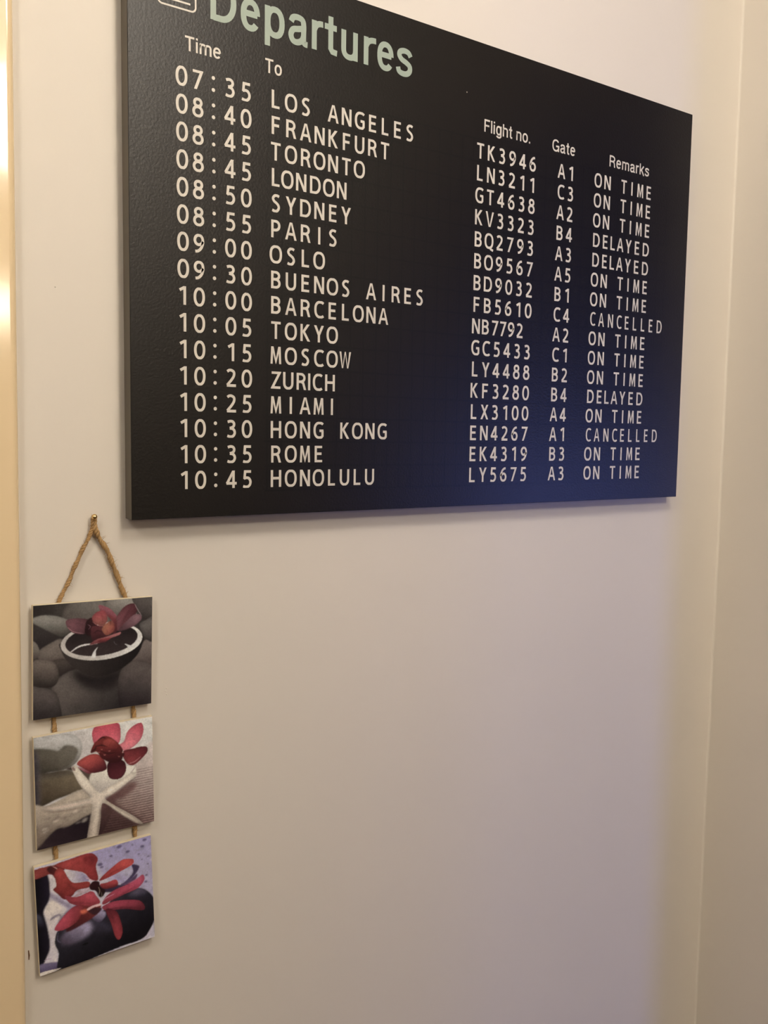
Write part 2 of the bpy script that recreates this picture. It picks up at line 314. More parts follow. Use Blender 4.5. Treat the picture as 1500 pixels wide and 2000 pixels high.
class Print:
    """collects flat ink shapes lying just proud of the board front"""
    def __init__(s): s.v = []; s.f = []; s.n = 0
    def poly(s, pts, y):
        b = len(s.v); s.v += [(x, y, z) for x, z in pts]; s.f.append(tuple(range(b, b+len(pts))))
    def glyph(s, G, ch, cx, z0, capH, sx=1.0, half=None, clip=None, left=None, gw=None):
        w_, strokes = G[ch]; H_ = capH
        if gw: sx = gw/(w_*H_)
        x0 = left if left is not None else cx - w_*H_*sx/2
        hw = (half if half else 0.0775)*H_
        for st in strokes:
            s.n += 1; y = -0.00012 - 0.000012*(s.n % 12)
            P = [Vector((x0 + px*H_*sx, z0 + pz*H_)) for px, pz in st]
            Q = [P[0]]
            for p in P[1:]:
                if (p-Q[-1]).length > 1e-6: Q.append(p)
            P = Q
            closed = (P[0]-P[-1]).length < 1e-5*1 or (len(P) > 10 and (P[0]-P[-1]).length < 0.02*H_)
            if closed: P = P[:-1]
            n = len(P)
            if ch == ':' :
                r = hw*1.32; c = sum(P, Vector((0, 0)))/n
                s.poly([(c.x+r*math.cos(2*math.pi*i/14), c.y+r*math.sin(2*math.pi*i/14)) for i in range(14)], y); continue
            Lf, Rt = [], []
            for i in range(n):
                a = P[i-1] if (i > 0 or closed) else None; b = P[(i+1) % n] if (i < n-1 or closed) else None
                d1 = (P[i]-a).normalized() if a is not None else None; d2 = (b-P[i]).normalized() if b is not None else None
                if d1 is None: d1 = d2
                if d2 is None: d2 = d1
                n1 = Vector((-d1.y, d1.x)); n2 = Vector((-d2.y, d2.x)); m_ = n1+n2
                if m_.length < 1e-3: m_ = n1
                m_.normalize(); sc = min(1/max(m_.dot(n1), 0.2), 2.6)
                Lf.append(P[i]+m_*hw*sc); Rt.append(P[i]-m_*hw*sc)
            lo, hi = (z0, z0+H_) if (G is ROWG and ch not in 'Q') else (None, None)
            ov = 0.012*H_ if ch in 'OCGQSU0235689' else 0
            for i in range(n if closed else n-1):
                j = (i+1) % n; quad = [Lf[i], Lf[j], Rt[j], Rt[i]]
                if lo is not None: quad = clipz(clipz(quad, lo-ov, 1), hi+ov, -1)
                if len(quad) >= 3: s.poly([(p.x, p.y) for p in quad], y)
    def build(s, name, m, parent):
        me = bpy.data.meshes.new(name); me.from_pydata(s.v, [], s.f); me.validate(); me.update()
        return link(name, me, m, parent)
def clipz(poly, z, sgn):
    out = []
    for i in range(len(poly)):
        a, b = poly[i], poly[(i+1) % len(poly)]; ia = (a.y-z)*sgn >= 0; ib = (b.y-z)*sgn >= 0
        if ia: out.append(a)
        if ia != ib: out.append(a + (b-a)*((z-a.y)/(b.y-a.y)))
    return out

mm = 0.001; CAP = 16.3*mm
cell = lambda x0, n: [x0 + 15.7*i for i in range(n)]
CITY = {
 'LOS ANGELES': None, 'FRANKFURT': None, 'TORONTO': None,
 'LONDON': [0, 12.3, 27.3, 42.9, 58.1, 72.9], 'SYDNEY': None, 'PARIS': None, 'OSLO': None,
 'BUENOS AIRES': None, 'BARCELONA': None, 'TOKYO': None, 'MOSCOW': None,
 'ZURICH': [0, 13.4, 27.7, 36.6, 46.0, 60.4], 'MIAMI': None, 'HONG KONG': None, 'ROME': None, 'HONOLULU': None}
ROWS = [('07:35','LOS ANGELES','TK3946','A1','ON TIME'),('08:40','FRANKFURT','LN3211','C3','ON TIME'),('08:45','TORONTO','GT4638','A2','ON TIME'),
 ('08:45','LONDON','KV3323','B4','DELAYED'),('08:50','SYDNEY','BQ2793','A3','DELAYED'),('08:55','PARIS','BO9567','A5','ON TIME'),
 ('09:00','OSLO','BD9032','B1','ON TIME'),('09:30','BUENOS AIRES','FB5610','C4','CANCELLED'),('10:00','BARCELONA','NB7792','A2','ON TIME'),
 ('10:05','TOKYO','GC5433','C1','ON TIME'),('10:15','MOSCOW','LY4488','B2','ON TIME'),('10:20','ZURICH','KF3280','B4','DELAYED'),
 ('10:25','MIAMI','LX3100','A4','ON TIME'),('10:30','HONG KONG','EN4267','A1','CANCELLED'),('10:35','ROME','EK4319','B3','ON TIME'),('10:45','HONOLULU','LY5675','A3','ON TIME')]
NARROW = {'M': .76, 'W': .80, 'N': .70}
for i, (t, city, fl, ga, rm) in enumerate(ROWS):
    zc = (387.2 - 23.52*i)*mm; z0 = zc - CAP/2; P = Print()
    dx = 0.13*i
    for c, x in zip(t, (47.7, 62.7, 77.6, 93.6, 109.6)):
        o = 1.2 if c == '1' else 0
        P.glyph(ROWG, c, (x+dx-(0.8 if c == '1' and x < 50 else 0)+(0 if c != '1' else 0))*mm, z0, CAP)
    P.build('printed_time', m_white, bd); P = Print()
    offs = CITY[city] or [0, 16.2, 32.1] + [32.1 + 15.35*j for j in range(1, 10)]
    for j, c in enumerate(city):
        if c == ' ': P.build('printed_destination', m_white, bd); P = Print(); continue
        gw = {'M': 12.4, 'W': 13.0}.get(c)
        P.glyph(ROWG, c, (140.1 + 0.15*i + offs[j]*1.0)*mm, z0, CAP, 1.0 if c in 'OI' else 0.97, gw=gw*mm if gw else None, half=0.070 if c in 'MW' else None)
    P.build('printed_destination', m_white, bd); P = Print()
    fo = [0, 13.8, 27.8, 40.0, 52.3, 65.8] if fl == 'NB7792' else [0, 15.8, 31.4, 47.0, 62.6, 78.2]
    for c, o in zip(fl, fo): P.glyph(ROWG, c, (391.0 - 0.08*i + o)*mm, z0, CAP, 0.97)
    P.build('printed_flight_number', m_white, bd); P = Print()
    for c, o in zip(ga, (0, 15.7)): P.glyph(ROWG, c, (515.6 - 0.06*i + o)*mm, z0, CAP, 0.97)
    P.build('printed_gate', m_white, bd); P = Print()
    R = 578.0 - 0.12*i
    if rm == 'ON TIME':
        for c, o in zip('ONTIME', (0, 16.6, 46.4, 61.3, 77.0, 93.2)):
            P.glyph(ROWG, c, (R+o)*mm, z0, CAP, 0.97, gw=12.4*mm if c == 'M' else None, half=0.070 if c == 'M' else None)
    elif rm == 'DELAYED':
        for c, o in zip(rm, (0.8, 16.6, 30.0, 43.8, 59.2, 75.4, 92.2)): P.glyph(ROWG, c, (R+o)*mm, z0, CAP, 0.95)
    else:
        for c, o in zip(rm, (0.3, 15.4, 32.2, 48.2, 62.4, 77.6, 93.0, 108.6, 125.6)): P.glyph(ROWG, c, (R-.6+o)*mm, z0, CAP, 0.80, half=0.066)
    P.build('printed_remark', m_white, bd)
def heading(word, x0, x1, base, cap, half=0.072, m=None, name='column_heading', boxes_=None):
    P = Print()
    if boxes_:
        for c, (a, b) in zip(word, boxes_): P.glyph(HEADG, c, 0, base*mm, cap*mm, left=a*mm, gw=(b-a)*mm, half=half)
    else:
        adv = [HEADG[c][0] if c != ' ' else .20 for c in word]; gap = 0.085
        tot = sum(adv) + gap*(len(word)-1); s_ = (x1-x0)/(tot*cap); x = x0
        for c, a in zip(word, adv):
            if c != ' ': P.glyph(HEADG, c, 0, base*mm, cap*mm, left=x*mm, gw=a*cap*s_*mm, half=half)
            x += (a+gap)*cap*s_
    P.build(name, m or m_white, bd)
heading('Time', 51.0, 85.0, 409.6, 12.4)
heading('To', 129.0, 146.4, 409.2, 12.6)
heading('Flight no.', 395.4, 464.4, 408.6, 13.2)
heading('Gate', 499.2, 537.0, 407.8, 13.2)
heading('Remarks', 596.6, 670.4, 407.2, 13.4)
heading('Departures', 0, 0, 442.0, 36.0, half=0.076, m=m_green, name='board_title',
        boxes_=[(75.0,99.8),(104.4,123.4),(128.4,149.0),(152.8,174.0),(178.2,190.6),(192.4,206.4),(211.2,230.2),(236.8,251.8),(253.5,273.2),(276.6,297.0)])
# pictogram panel beside the title (its lower part shows): rounded outline with a bar inside
P = Print()
def ribbon(P, pts, hw, y=-0.00013, closed=False):
    n = len(pts); V = [Vector(p) for p in pts]; A = []; B = []
    for i in range(n):
        a = V[i-1] if (closed or i > 0) else V[i]; b = V[(i+1) % n] if (closed or i < n-1) else V[i]
        d = (b-a).normalized(); nn = Vector((-d.y, d.x)); A.append(V[i]+nn*hw); B.append(V[i]-nn*hw)
    for i in range(n if closed else n-1):
        j = (i+1) % n; P.poly([tuple(A[i]), tuple(A[j]), tuple(B[j]), tuple(B[i])], y)
x0, x1, z0, z1, rr = 26.5*mm, 61.0*mm, 443.2*mm, 479.0*mm, 4.0*mm
pts = []
for cx, cz, a0 in ((x1-rr, z1-rr, 0), (x0+rr, z1-rr, 90), (x0+rr, z0+rr, 180), (x1-rr, z0+rr, 270)):
    pts += [(cx+rr*math.cos(math.radians(a0+15*i)), cz+rr*math.sin(math.radians(a0+15*i))) for i in range(7)]
ribbon(P, pts, 0.75*mm, closed=True)
ribbon(P, [(33*mm, 448.8*mm), (56*mm, 448.8*mm)], 0.8*mm)
P.build('pictogram', m_white, bd)

# ------------------------------------------------------------------ printed plaque pictures (flat photographs)
NR = 300
def homog(src):
    dst = [(0, 0), (1, 0), (1, 1), (0, 1)]; A = []; b = []
    for (x, y), (u, v) in zip(src, dst):
        A.append([x, y, 1, 0, 0, 0, -u*x, -u*y]); b.append(u); A.append([0, 0, 0, x, y, 1, -v*x, -v*y]); b.append(v)
    h = np.append(np.linalg.solve(np.array(A, float), np.array(b, float)), 1).reshape(3, 3)
    def f(p):
        q_ = h @ np.array([p[0], p[1], 1.0]); return (q_[0]/q_[2], q_[1]/q_[2])
    return f
UU, VV = np.meshgrid((np.arange(NR)+.0)/(NR-1), (np.arange(NR)+.0)/(NR-1))
def blur(a, s):
    if s <= 0: return a
    r = max(1, int(round(s*2.5))); kx = np.exp(-0.5*(np.arange(-r, r+1)/s)**2); kx /= kx.sum()
    p_ = np.pad(a, r, mode='edge')
    p_ = sum(kx[i]*p_[i:i+a.shape[0], :] for i in range(2*r+1))
    return sum(kx[i]*p_[:, i:i+a.shape[1]] for i in range(2*r+1))
def grade(img, sat, gain, tint=(1, 1, 1), con=1.18):
    img = 0.16*(np.maximum(img, 1e-4)/0.16)**con
    l = (img @ np.array([.3, .59, .11]))[..., None]
    return np.clip((l + (img-l)*sat)*gain*np.array(tint), 0, 1)
class Paint:
    def __init__(s, corners, wallc, bgc):
        s.h = homog(corners); s.gain = np.array([((c/255+.055)/1.055)**2.4 for c in wallc]); s.img = np.zeros((NR, NR, 3)) + s.lin(bgc)
    def lin(s, c):
        l = np.array([((x/255+.055)/1.055)**2.4 if x > 10 else x/255/12.92 for x in c]); return np.clip(l/s.gain*np.array(WALLC), 0, 0.95)
    def mask(s, pts, soft=0.8, smooth=True):
        P = [s.h(p) for p in pts]
        if smooth: P = cr(P, 6, True)
        m = np.zeros((NR, NR), bool); n = len(P)
        for i in range(n):
            (x1, y1), (x2, y2) = P[i], P[(i+1) % n]
            if y1 == y2: continue
            c = ((VV >= min(y1, y2)) & (VV < max(y1, y2)) & (UU < (VV-y1)*(x2-x1)/(y2-y1)+x1)); m ^= c
        return blur(m.astype(float), soft), m
    def blob(s, pts, c1, c2=None, ang=-90, soft=0.8, rim=0.0, smooth=True, op=1.0):
        """c1 at the side facing ang (degrees, -90 = up in the picture), c2 at the other; rim darkens towards the outline"""
        a, m = s.mask(pts, soft, smooth)
        if not m.any(): return
        c1 = s.lin(c1); c2 = s.lin(c2) if c2 else c1
        dx, dy = math.cos(math.radians(ang)), math.sin(math.radians(ang)); t = UU*dx+VV*dy; lo, hi = t[m].min(), t[m].max()
        t = np.clip((t-lo)/(hi-lo+1e-6), 0, 1); t = t*t*(3-2*t)
        col = c2[None, None]*(1-t[..., None]) + c1[None, None]*t[..., None]
        if rim:
            b = np.clip((blur(m.astype(float), 7)-.5)*2, 0, 1); col = col*(1-rim*(1-b))[..., None]
        s.img = s.img*(1-op*a[..., None]) + col*(op*a[..., None])
    def line(s, pts, wpx, c, soft=0.7, op=1.0, taper=True):
        n = len(pts); V = [Vector(p) for p in cr(pts, 6)]; A = []; B = []; n = len(V)
        for i in range(n):
            d = (V[min(i+1, n-1)]-V[max(i-1, 0)]).normalized(); nn = Vector((-d.y, d.x)); ww = wpx*(0.35+0.65*math.sin(math.pi*i/(n-1)) if taper else 1)/2
            A.append(tuple(V[i]+nn*ww)); B.append(tuple(V[i]-nn*ww))
        s.blob(A+B[::-1], c, soft=soft, smooth=False, op=op)
    def noise(s, amt, sc, seed):
        rg = np.random.default_rng(seed); n = blur(rg.standard_normal((NR, NR)), sc); n /= n.std(); s.img = np.clip(s.img*(1+amt*n[..., None]), 0, 1)

def picture_bowl():
    p = Paint([(103,205),(1366,60),(1390,1185),(150,1412)], (204,184,156), (62,54,50)); b = p.blob
    b([(90,180),(500,130),(450,300),(300,320),(100,330)], (72,64,58), (50,42,40), 0)
    b([(430,330),(440,220),(520,150),(700,110),(860,130),(960,210),(1000,330),(800,400),(600,370)], (118,108,97), (92,82,74), -60, 2, .2)
    b([(850,150),(960,90),(1100,70),(1200,90),(1250,240),(1180,300),(1000,280),(900,220)], (150,140,126), (112,102,92), -60, 1.5, .2)
    b([(1165,60),(1400,40),(1400,265),(1300,302),(1210,250),(1180,160)], (98,88,80), (70,60,56), -60, 1.2, .25)
    b([(100,400),(250,400),(440,500),(420,560),(300,600),(190,670),(100,600)], (66,58,54), (48,40,40), -90, 1.5)
    b([(100,340),(200,303),(330,300),(450,328),(530,380),(520,450),(430,520),(340,495),(200,432),(100,380)], (140,132,120), (84,76,68), -90, 1.2, .25)
    b([(185,680),(300,595),(420,545),(560,640),(600,800),(400,790),(250,775),(180,760)], (124,110,98), (92,78,70), -100, 1.4, .25)
    b([(80,580),(150,600),(188,670),(190,730),(130,775),(80,780)], (132,120,106), (90,78,70), -60, 1, .2)
    b([(320,800),(450,750),(640,830),(600,870),(500,880),(420,940)], (84,72,64), (56,46,44), -100, 1.4, .2)
    b([(1150,760),(1200,640),(1270,545),(1400,505),(1400,790),(1250,760)], (126,110,100), (84,70,64), -100, 1.5, .2)
    b([(1240,360),(1300,310),(1400,275),(1400,515),(1320,515),(1275,450)], (112,102,94), (70,62,58), -100, 1, .3)
    b([(330,1080),(400,965),(500,890),(640,850),(1000,860),(1150,1000),(1250,1300),(300,1460),(390,1150)], (104,92,84), (40,34,35), -125, 1.6, .2)
    b([(560,850),(800,900),(1060,850),(1040,1000),(900,1080),(700,1060),(560,960)], (32,25,26), (46,38,38), -90, 9)
    b([(120,810),(200,766),(300,770),(370,820),(405,930),(372,1030),(280,1065),(120,1065)], (116,101,90), (52,43,40), -75, 1, .35)
    b([(110,1090),(210,1065),(310,1078),(385,1130),(425,1220),(430,1420),(110,1450)], (96,84,78), (54,45,45), -75, 1, .3)
    b([(1030,980),(1060,850),(1130,765),(1230,735),(1350,765),(1420,850),(1420,1210),(1100,1260),(1040,1130)], (100,87,80), (50,40,42), -75, 1.3, .3)
    b([(411,590),(430,690),(490,780),(600,860),(720,915),(860,920),(1000,870),(1120,790),(1220,690),(1272,580),(1272,480),(1000,560),(700,640)], (66,56,52), (36,29,29), -160, 1, .1)
    def el(cx, cy, rx, ry, rot, a0=0, a1=360, n=40):
        r = math.radians(rot)
        return [(cx+rx*math.cos(t)*math.cos(r)-ry*math.sin(t)*math.sin(r), cy+rx*math.cos(t)*math.sin(r)+ry*math.sin(t)*math.cos(r)) for t in [math.radians(a0+(a1-a0)*i/n) for i in range(n)]]
    b(el(843,552,436,195,-10), (205,196,184), (176,164,152), -30, .7)
    b(el(842,540,388,160,-11), (62,48,47), (40,30,31), 90, .8)
    p.line([(520,680),(600,620),(700,590),(800,578)], 18, (196,186,176)); b([(735,728),(765,660),(806,612),(785,660),(790,728)], (200,192,184), smooth=False)
    p.line([(1090,570),(1130,585),(1170,598)], 14, (190,182,172)); b([(1100,572),(1170,590),(1130,615)], (190,182,172), smooth=False)
    p.line([(975,545),(985,570),(1010,580)], 8, (110,96,96), op=.6)
    b([(800,170),(870,180),(945,220),(1005,300),(960,330),(880,270),(820,230)], (148,80,88), (118,52,62), -60)
    b([(985,420),(990,300),(1050,200),(1110,150),(1175,138),(1210,190),(1190,260),(1110,340),(1050,420)], (96,44,52), (128,70,76), 0, .8, .3)
    p.line([(1180,140),(1215,200),(1262,270)], 10, (150,130,125), op=.7)
    b([(1020,430),(1090,340),(1170,262),(1240,252),(1258,300),(1190,370),(1090,420)], (140,98,102), (100,64,70), -60, .8, .2)
    b([(455,355),(520,323),(620,318),(700,335),(690,420),(660,482),(540,476),(480,425)], (128,78,84), (100,58,64), 200, .8, .3)
    p.line([(480,420),(540,462),(650,478)], 9, (158,110,110), op=.8)
    b([(680,340),(730,305),(780,340),(790,430),(720,500),(665,470),(665,400)], (70,28,34), (46,20,26), 0)
    b([(735,400),(850,400),(900,470),(860,560),(760,560),(730,500)], (98,44,50), (64,28,34), -90)
    b([(900,270),(980,300),(1000,370),(1000,440),(960,480),(960,360)], (125,52,58), (80,34,42), -90)
    b([(738,290),(790,240),(860,225),(895,290),(890,350),(850,390),(780,375),(742,340)], (172,70,78), (150,84,74), -90, 1, .3)
    b([(845,410),(885,360),(945,330),(978,390),(960,450),(900,485),(855,455)], (176,104,76), (150,72,62), 200, 1, .3)
    p.line([(800,250),(850,300),(840,370)], 16, (120,36,48), soft=2, op=.5); p.line([(870,400),(900,440),(890,475)], 14, (108,44,42), soft=2, op=.5)
    p.line([(1030,400),(1080,300),(1150,180)], 16, (70,28,38), soft=2.5, op=.6); p.line([(500,360),(580,370),(670,390)], 10, (90,50,58), soft=2, op=.6)
    p.line([(760,470),(800,440),(860,460)], 10, (44,18,24), soft=1.2, op=.8); p.line([(900,290),(930,330),(930,380)], 10, (60,22,30), soft=1.4, op=.7)
    p.line([(690,380),(720,400),(700,430)], 9, (130,85,95), op=.7); p.line([(740,350),(800,385),(860,390)], 8, (190,110,110), op=.5)
    b([(715,592),(790,535),(880,505),(1000,460),(1045,445),(1030,475),(950,510),(880,545),(790,580)], (165,98,96), (120,56,60), -90)
    b([(800,545),(880,520),(940,512),(880,560),(820,562)], (140,52,56), (90,36,42), -90)
    for i in range(18): p.line([(1368+random.uniform(-4, 4), 965+i*12), (1371, 971+i*12)], 5, (120,104,98), op=.5)
    p.noise(.05, 1.0, 1); p.noise(.04, 5, 2); return grade(p.img, .72, .78, (1.02, 1.0, .94))
def picture_starfish():
    p = Paint([(140,303),(1397,108),(1388,1218),(158,1503)], (194,174,148), (182,172,162)); b = p.blob
    b([(640,240),(1410,90),(1410,420),(1200,520),(700,600),(600,400)], (196,188,180), (176,164,154), -45, 4)
    b([(1150,700),(1250,560),(1410,400),(1410,1260),(1250,1280),(780,1400),(820,1040),(1000,980)], (184,166,152), (122,88,78), -60, 5)
    b([(850,1000),(1000,880),(1180,800),(1215,850),(1080,960),(1000,1010),(1150,1130),(1250,1230),(780,1400),(830,1100)], (116,82,76), (66,42,42), -70, 4)
    for i in range(34):
        y = 640 + i*25; t = i/33; xl = max(840, 1180-(i*14))
        p.line([(xl, y+ (1400-xl)*.17), (1150, y+250*.17+4), (1410, y)], 9+4*t, (int(130-58*t), int(104-60*t), int(96-56*t)), soft=.5, op=.55+.4*t, taper=False)
    b([(110,1250),(300,1230),(500,1180),(735,1080),(740,1180),(700,1400),(110,1560)], (60,44,48), (36,24,32), 135, 3)
    b([(120,330),(300,285),(470,262),(590,290),(652,370),(645,480),(580,585),(460,650),(300,672),(120,700)], (176,168,158), (98,90,78), -75, 1.2, .2)
    b([(120,440),(300,425),(400,445),(470,390),(560,400),(610,450),(560,560),(450,640),(300,665),(120,690)], (112,102,88), (74,66,54), -50, 2.2, .15)
    for x, y in ((430,430),(470,420),(560,405),(410,415),(600,470),(520,450)): p.line([(x-18, y), (x, y-5), (x+16, y+4)], 14, (90,80,74), soft=1.5, op=.45)
    b([(110,700),(300,680),(480,655),(600,690),(740,690),(745,780),(650,865),(400,955),(110,1050)], (118,102,80), (74,60,44), -60, 1.5, .25)
    b([(480,650),(560,620),(740,680),(740,790),(650,700)], (96,78,66), (80,66,56), 0, 2)
    b([(110,680),(450,655),(560,700),(300,740),(110,760)], (60,52,46), (90,80,66), -90, 4, op=.8)
    b([(110,480),(185,500),(205,800),(190,1040),(110,1060)], (62,54,62), (84,76,76), 180, 5, op=.85)
    b([(110,1050),(260,1035),(420,965),(640,865),(740,960),(745,1105),(640,1170),(500,1250),(370,1280),(260,1380),(180,1470),(110,1480)], (176,158,136), (112,94,80), -80, 1.8, .2)
    for i in range(26):
        x = random.uniform(190, 700); y = 1250-(x-190)*.28+random.uniform(-60, 90); p.line([(x, y), (x+30, y-12), (x+60, y-26)], random.uniform(10, 24), random.choice([(120,102,90),(196,178,160),(104,86,80)]), soft=2, op=.45)
    b([(730,720),(850,650),(1000,640),(1180,625),(1215,680),(1190,760),(1080,800),(850,900),(740,870)], (208,198,186), (172,158,144), -80, 1.4, .1)
    for i in range(6): p.line([(1100+i*14, 780-i*14), (1150+i*10, 710-i*12), (1200, 655-i*2)], 6, (160,142,132), op=.4)
    b([(540,640),(556,618),(590,612),(650,690),(740,800),(822,905),(905,850),(1050,775),(1165,700),(1208,700),(1205,745),(1110,812),(965,920),(882,965),(985,1045),(1120,1122),(1240,1205),(1268,1245),(1190,1228),(1040,1135),(880,1020),(840,1060),(832,1180),(790,1385),(690,1395),(720,1220),(745,1060),(728,1018),(600,1050),(430,1085),(300,1092),(195,1052),(330,1042),(520,1005),(700,965),(742,940),(650,858),(590,760)], (218,202,182), (170,150,130), -75, .8, .3)
    p.line([(565,640),(680,780),(820,930)], 22, (232,220,204), soft=3, op=.5); p.line([(830,930),(1000,850),(1180,720)], 14, (236,226,210), soft=2.5, op=.5)
    p.line([(830,950),(790,1150),(745,1370)], 30, (212,198,178), soft=4, op=.5); p.line([(870,990),(1050,1120),(1230,1225)], 12, (226,212,194), soft=1.6, op=.5)
    p.line([(250,1065),(500,1035),(740,990)], 20, (206,178,158), soft=2.5, op=.6); p.line([(870,960),(1000,900),(1180,770)], 16, (150,132,118), soft=2, op=.5)
    p.line([(900,1030),(1050,1145),(1200,1235)], 12, (120,98,88), soft=1.5, op=.6)
    p.line([(215,1075),(330,1098),(520,1078),(735,1035)], 15, (128,104,92), soft=1.8, op=.75); p.line([(232,1040),(400,1012),(640,968),(735,940)], 9, (140,120,104), soft=1.5, op=.6)
    p.line([(590,770),(680,895),(745,945)], 12, (132,112,98), soft=1.5, op=.6); p.line([(828,1060),(822,1180),(790,1370)], 12, (120,98,88), soft=1.5, op=.7)
    p.line([(738,1080),(715,1230),(695,1370)], 9, (150,130,114), soft=1.2, op=.6); p.line([(1000,940),(1110,830),(1200,755)], 10, (96,74,70), soft=1.5, op=.7)
    b([(540,640),(552,622),(572,640),(575,664),(555,660)], (140,112,100))
    b([(762,290),(775,225),(820,195),(1028,165),(1062,250),(1052,360),(1000,400),(850,365),(785,385)], (186,68,86), (196,92,104), -90, .8, .25)
    b([(1035,405),(1095,365),(1130,270),(1200,200),(1282,172),(1303,250),(1272,345),(1200,420),(1110,465),(1050,440)], (184,72,88), (214,118,124), -60, .8, .25)
    b([(1075,480),(1180,445),(1320,425),(1338,480),(1270,560),(1190,620),(1120,600)], (112,38,46), (140,54,58), -60, .8, .3)
    p.line([(1130,605),(1200,585),(1270,530)], 10, (190,130,126), op=.6)
    b([(595,590),(670,525),(770,490),(860,520),(910,640),(850,682),(740,692),(665,645)], (178,72,68), (96,34,44), -110, .8, .3)
    b([(605,630),(650,640),(740,690),(700,695)], (170,110,116), (120,50,62), -90, .6)
    b([(912,620),(960,560),(1060,560),(1105,600),(1108,680),(1060,750),(985,768),(925,735)], (72,24,34), (102,40,50), -100, .8, .2)
    b([(780,380),(840,330),(890,303),(960,320),(1040,390),(1085,470),(1060,570),(960,590),(860,540),(810,470),(750,480),(745,455)], (128,44,42), (72,26,32), -90, .9, .15)
    b([(880,360),(960,335),(1030,400),(1000,440),(900,430)], (160,66,58), (120,44,44), -90, 2)
    for a_ in ([(745,465),(790,440),(800,400)], [(820,350),(870,315),(905,330)], [(800,410),(860,400),(920,420)], [(1070,460),(1090,500),(1080,530)], [(850,460),(930,490),(1000,480)]): p.line(a_, 15, (56,24,24), soft=1, op=.8)
    for x, y in ((830,470),(890,500),(860,440),(1080,480),(940,460),(800,460),(1040,520)): p.line([(x-10, y), (x, y+6), (x+12, y)], 8, (190,120,104), soft=.8, op=.6)
    p.line([(1085,460),(1080,490)], 9, (190,160,150), op=.7)
    p.noise(.045, 1.0, 3); p.noise(.04, 5, 4); return grade(p.img, .74, .72, (1.02, .99, .93), con=1.25)
def picture_orchid():
    p = Paint([(170,360),(1397,75),(1382,1170),(165,1515)], (184,164,138), (176,164,172)); b = p.blob
    b([(780,200),(1420,50),(1420,700),(1200,640),(900,500),(820,350)], (150,138,160), (164,152,170), -80, 5)
    for x, y, r in ((850,360,26),(865,390,18),(1145,238,22),(1060,180,26),(1300,190,20),(970,275,18),(1330,120,22),(1330,500,14),(1320,570,16),(1260,270,12),(1350,380,10),(1200,170,10),(1360,300,12),(1290,330,10)):
        p.line([(x-r, y+r*.3), (x, y), (x+r, y-r*.3)], r*1.3, (88,74,104), soft=1.4, op=.85)
    b([(270,500),(370,430),(400,560),(380,700),(480,790),(440,900),(350,1010),(350,1400),(200,1400),(280,1200),(260,900),(300,700)], (192,178,180), (182,168,166), 0, 3)
    b([(240,830),(330,710),(420,770),(420,860),(340,1010),(350,1080),(280,1060),(265,930)], (202,190,184), (188,172,166), -90, 2.5)
    p.line([(300,640),(400,715),(520,800)], 50, (118,102,126), soft=3, op=.75, taper=False)
    p.line([(300,925),(330,900),(400,870),(410,905)], 22, (112,96,116), soft=1.6, op=.8)
    b([(150,480),(290,428),(318,560),(305,700),(240,830),(268,990),(285,1180),(255,1290),(150,1390)], (38,30,42), (24,19,26), 0, 1.6)
    b([(150,860),(200,870),(230,960),(200,1000),(150,940)], (86,84,96), (40,34,44), -60, 3, op=.7)
    b([(150,1405),(250,1375),(380,1378),(370,1450),(150,1490)], (112,98,118), (90,76,98), -90, 1.5)
    p.line([(215,1350),(260,1335),(300,1335)], 9, (150,120,134), op=.8)
    b([(400,920),(560,780),(720,760),(860,860),(800,1000),(700,960),(480,1040),(400,1020)], (128,112,134), (84,70,92), -60, 3)
    b([(780,620),(900,560),(1050,590),(1130,560),(1230,480),(1200,560),(1080,650),(880,660)], (92,70,92), (60,46,62), -60, 1.4)
    b([(1180,380),(1255,395),(1250,430),(1200,500),(1120,580),(1050,590),(1130,530),(1190,460)], (72,58,80), (84,68,92), -60, 1.2)
    b([(980,470),(1100,420),(1180,420),(1150,490),(1080,570),(1030,540)], (168,158,176), (150,136,156), -60, 2)
    b([(340,1130),(375,1040),(480,985),(620,940),(800,900),(900,800),(1000,690),(1200,632),(1320,665),(1400,770),(1400,940),(1340,1080),(1245,1185),(1000,1260),(600,1400),(355,1480),(368,1285),(340,1200)], (50,46,52), (24,20,24), -110, 1.1, .1)
    b([(400,1120),(520,1010),(680,965),(745,1000),(735,1060),(620,1150),(480,1200),(410,1190)], (150,136,150), (84,70,80), -50, 5)
    b([(640,1010),(700,990),(735,1020),(700,1060),(650,1060)], (158,144,158), None, -90, 3, op=.7)
    b([(740,900),(850,860),(880,900),(820,975),(760,960)], (150,136,150), (92,78,92), -60, 1.6)
    b([(740,960),(900,1000),(940,1080),(850,1100),(720,1090)], (72,64,76), (52,46,52), -60, 5, op=.7)
    p.line([(375,1060),(365,1140),(400,1170)], 12, (110,98,112), soft=1, op=.6); p.line([(620,1210),(650,1200),(680,1190)], 20, (20,16,18), soft=.8)
    b([(1150,690),(1250,640),(1330,680),(1290,740),(1180,740)], (110,100,112), (50,44,52), -90, 5, op=.7)
    b([(480,395),(560,425),(650,430),(730,520),(600,525),(520,480)], (188,174,172), (138,124,146), 180, 1.2)
    b([(560,690),(640,620),(740,598),(745,620),(640,670)], (190,164,160), (160,134,132), -90, 1)
    b([(150,395),(300,350),(360,345),(470,310),(480,395),(420,400),(380,480),(330,435),(170,480)], (150,58,50), (120,38,38), 180, 1, .2)
    b([(300,375),(350,345),(400,380),(400,430),(345,435),(305,400)], (96,32,30), (70,26,28), 0, 1.5)
    p.line([(350,350),(400,380),(415,420)], 9, (205,150,130), op=.7)
    b([(400,335),(560,280),(750,232),(828,292),(805,380),(822,520),(745,515),(690,450),(640,425),(500,392),(440,370)], (176,58,54), (150,40,42), 200, .9, .25)
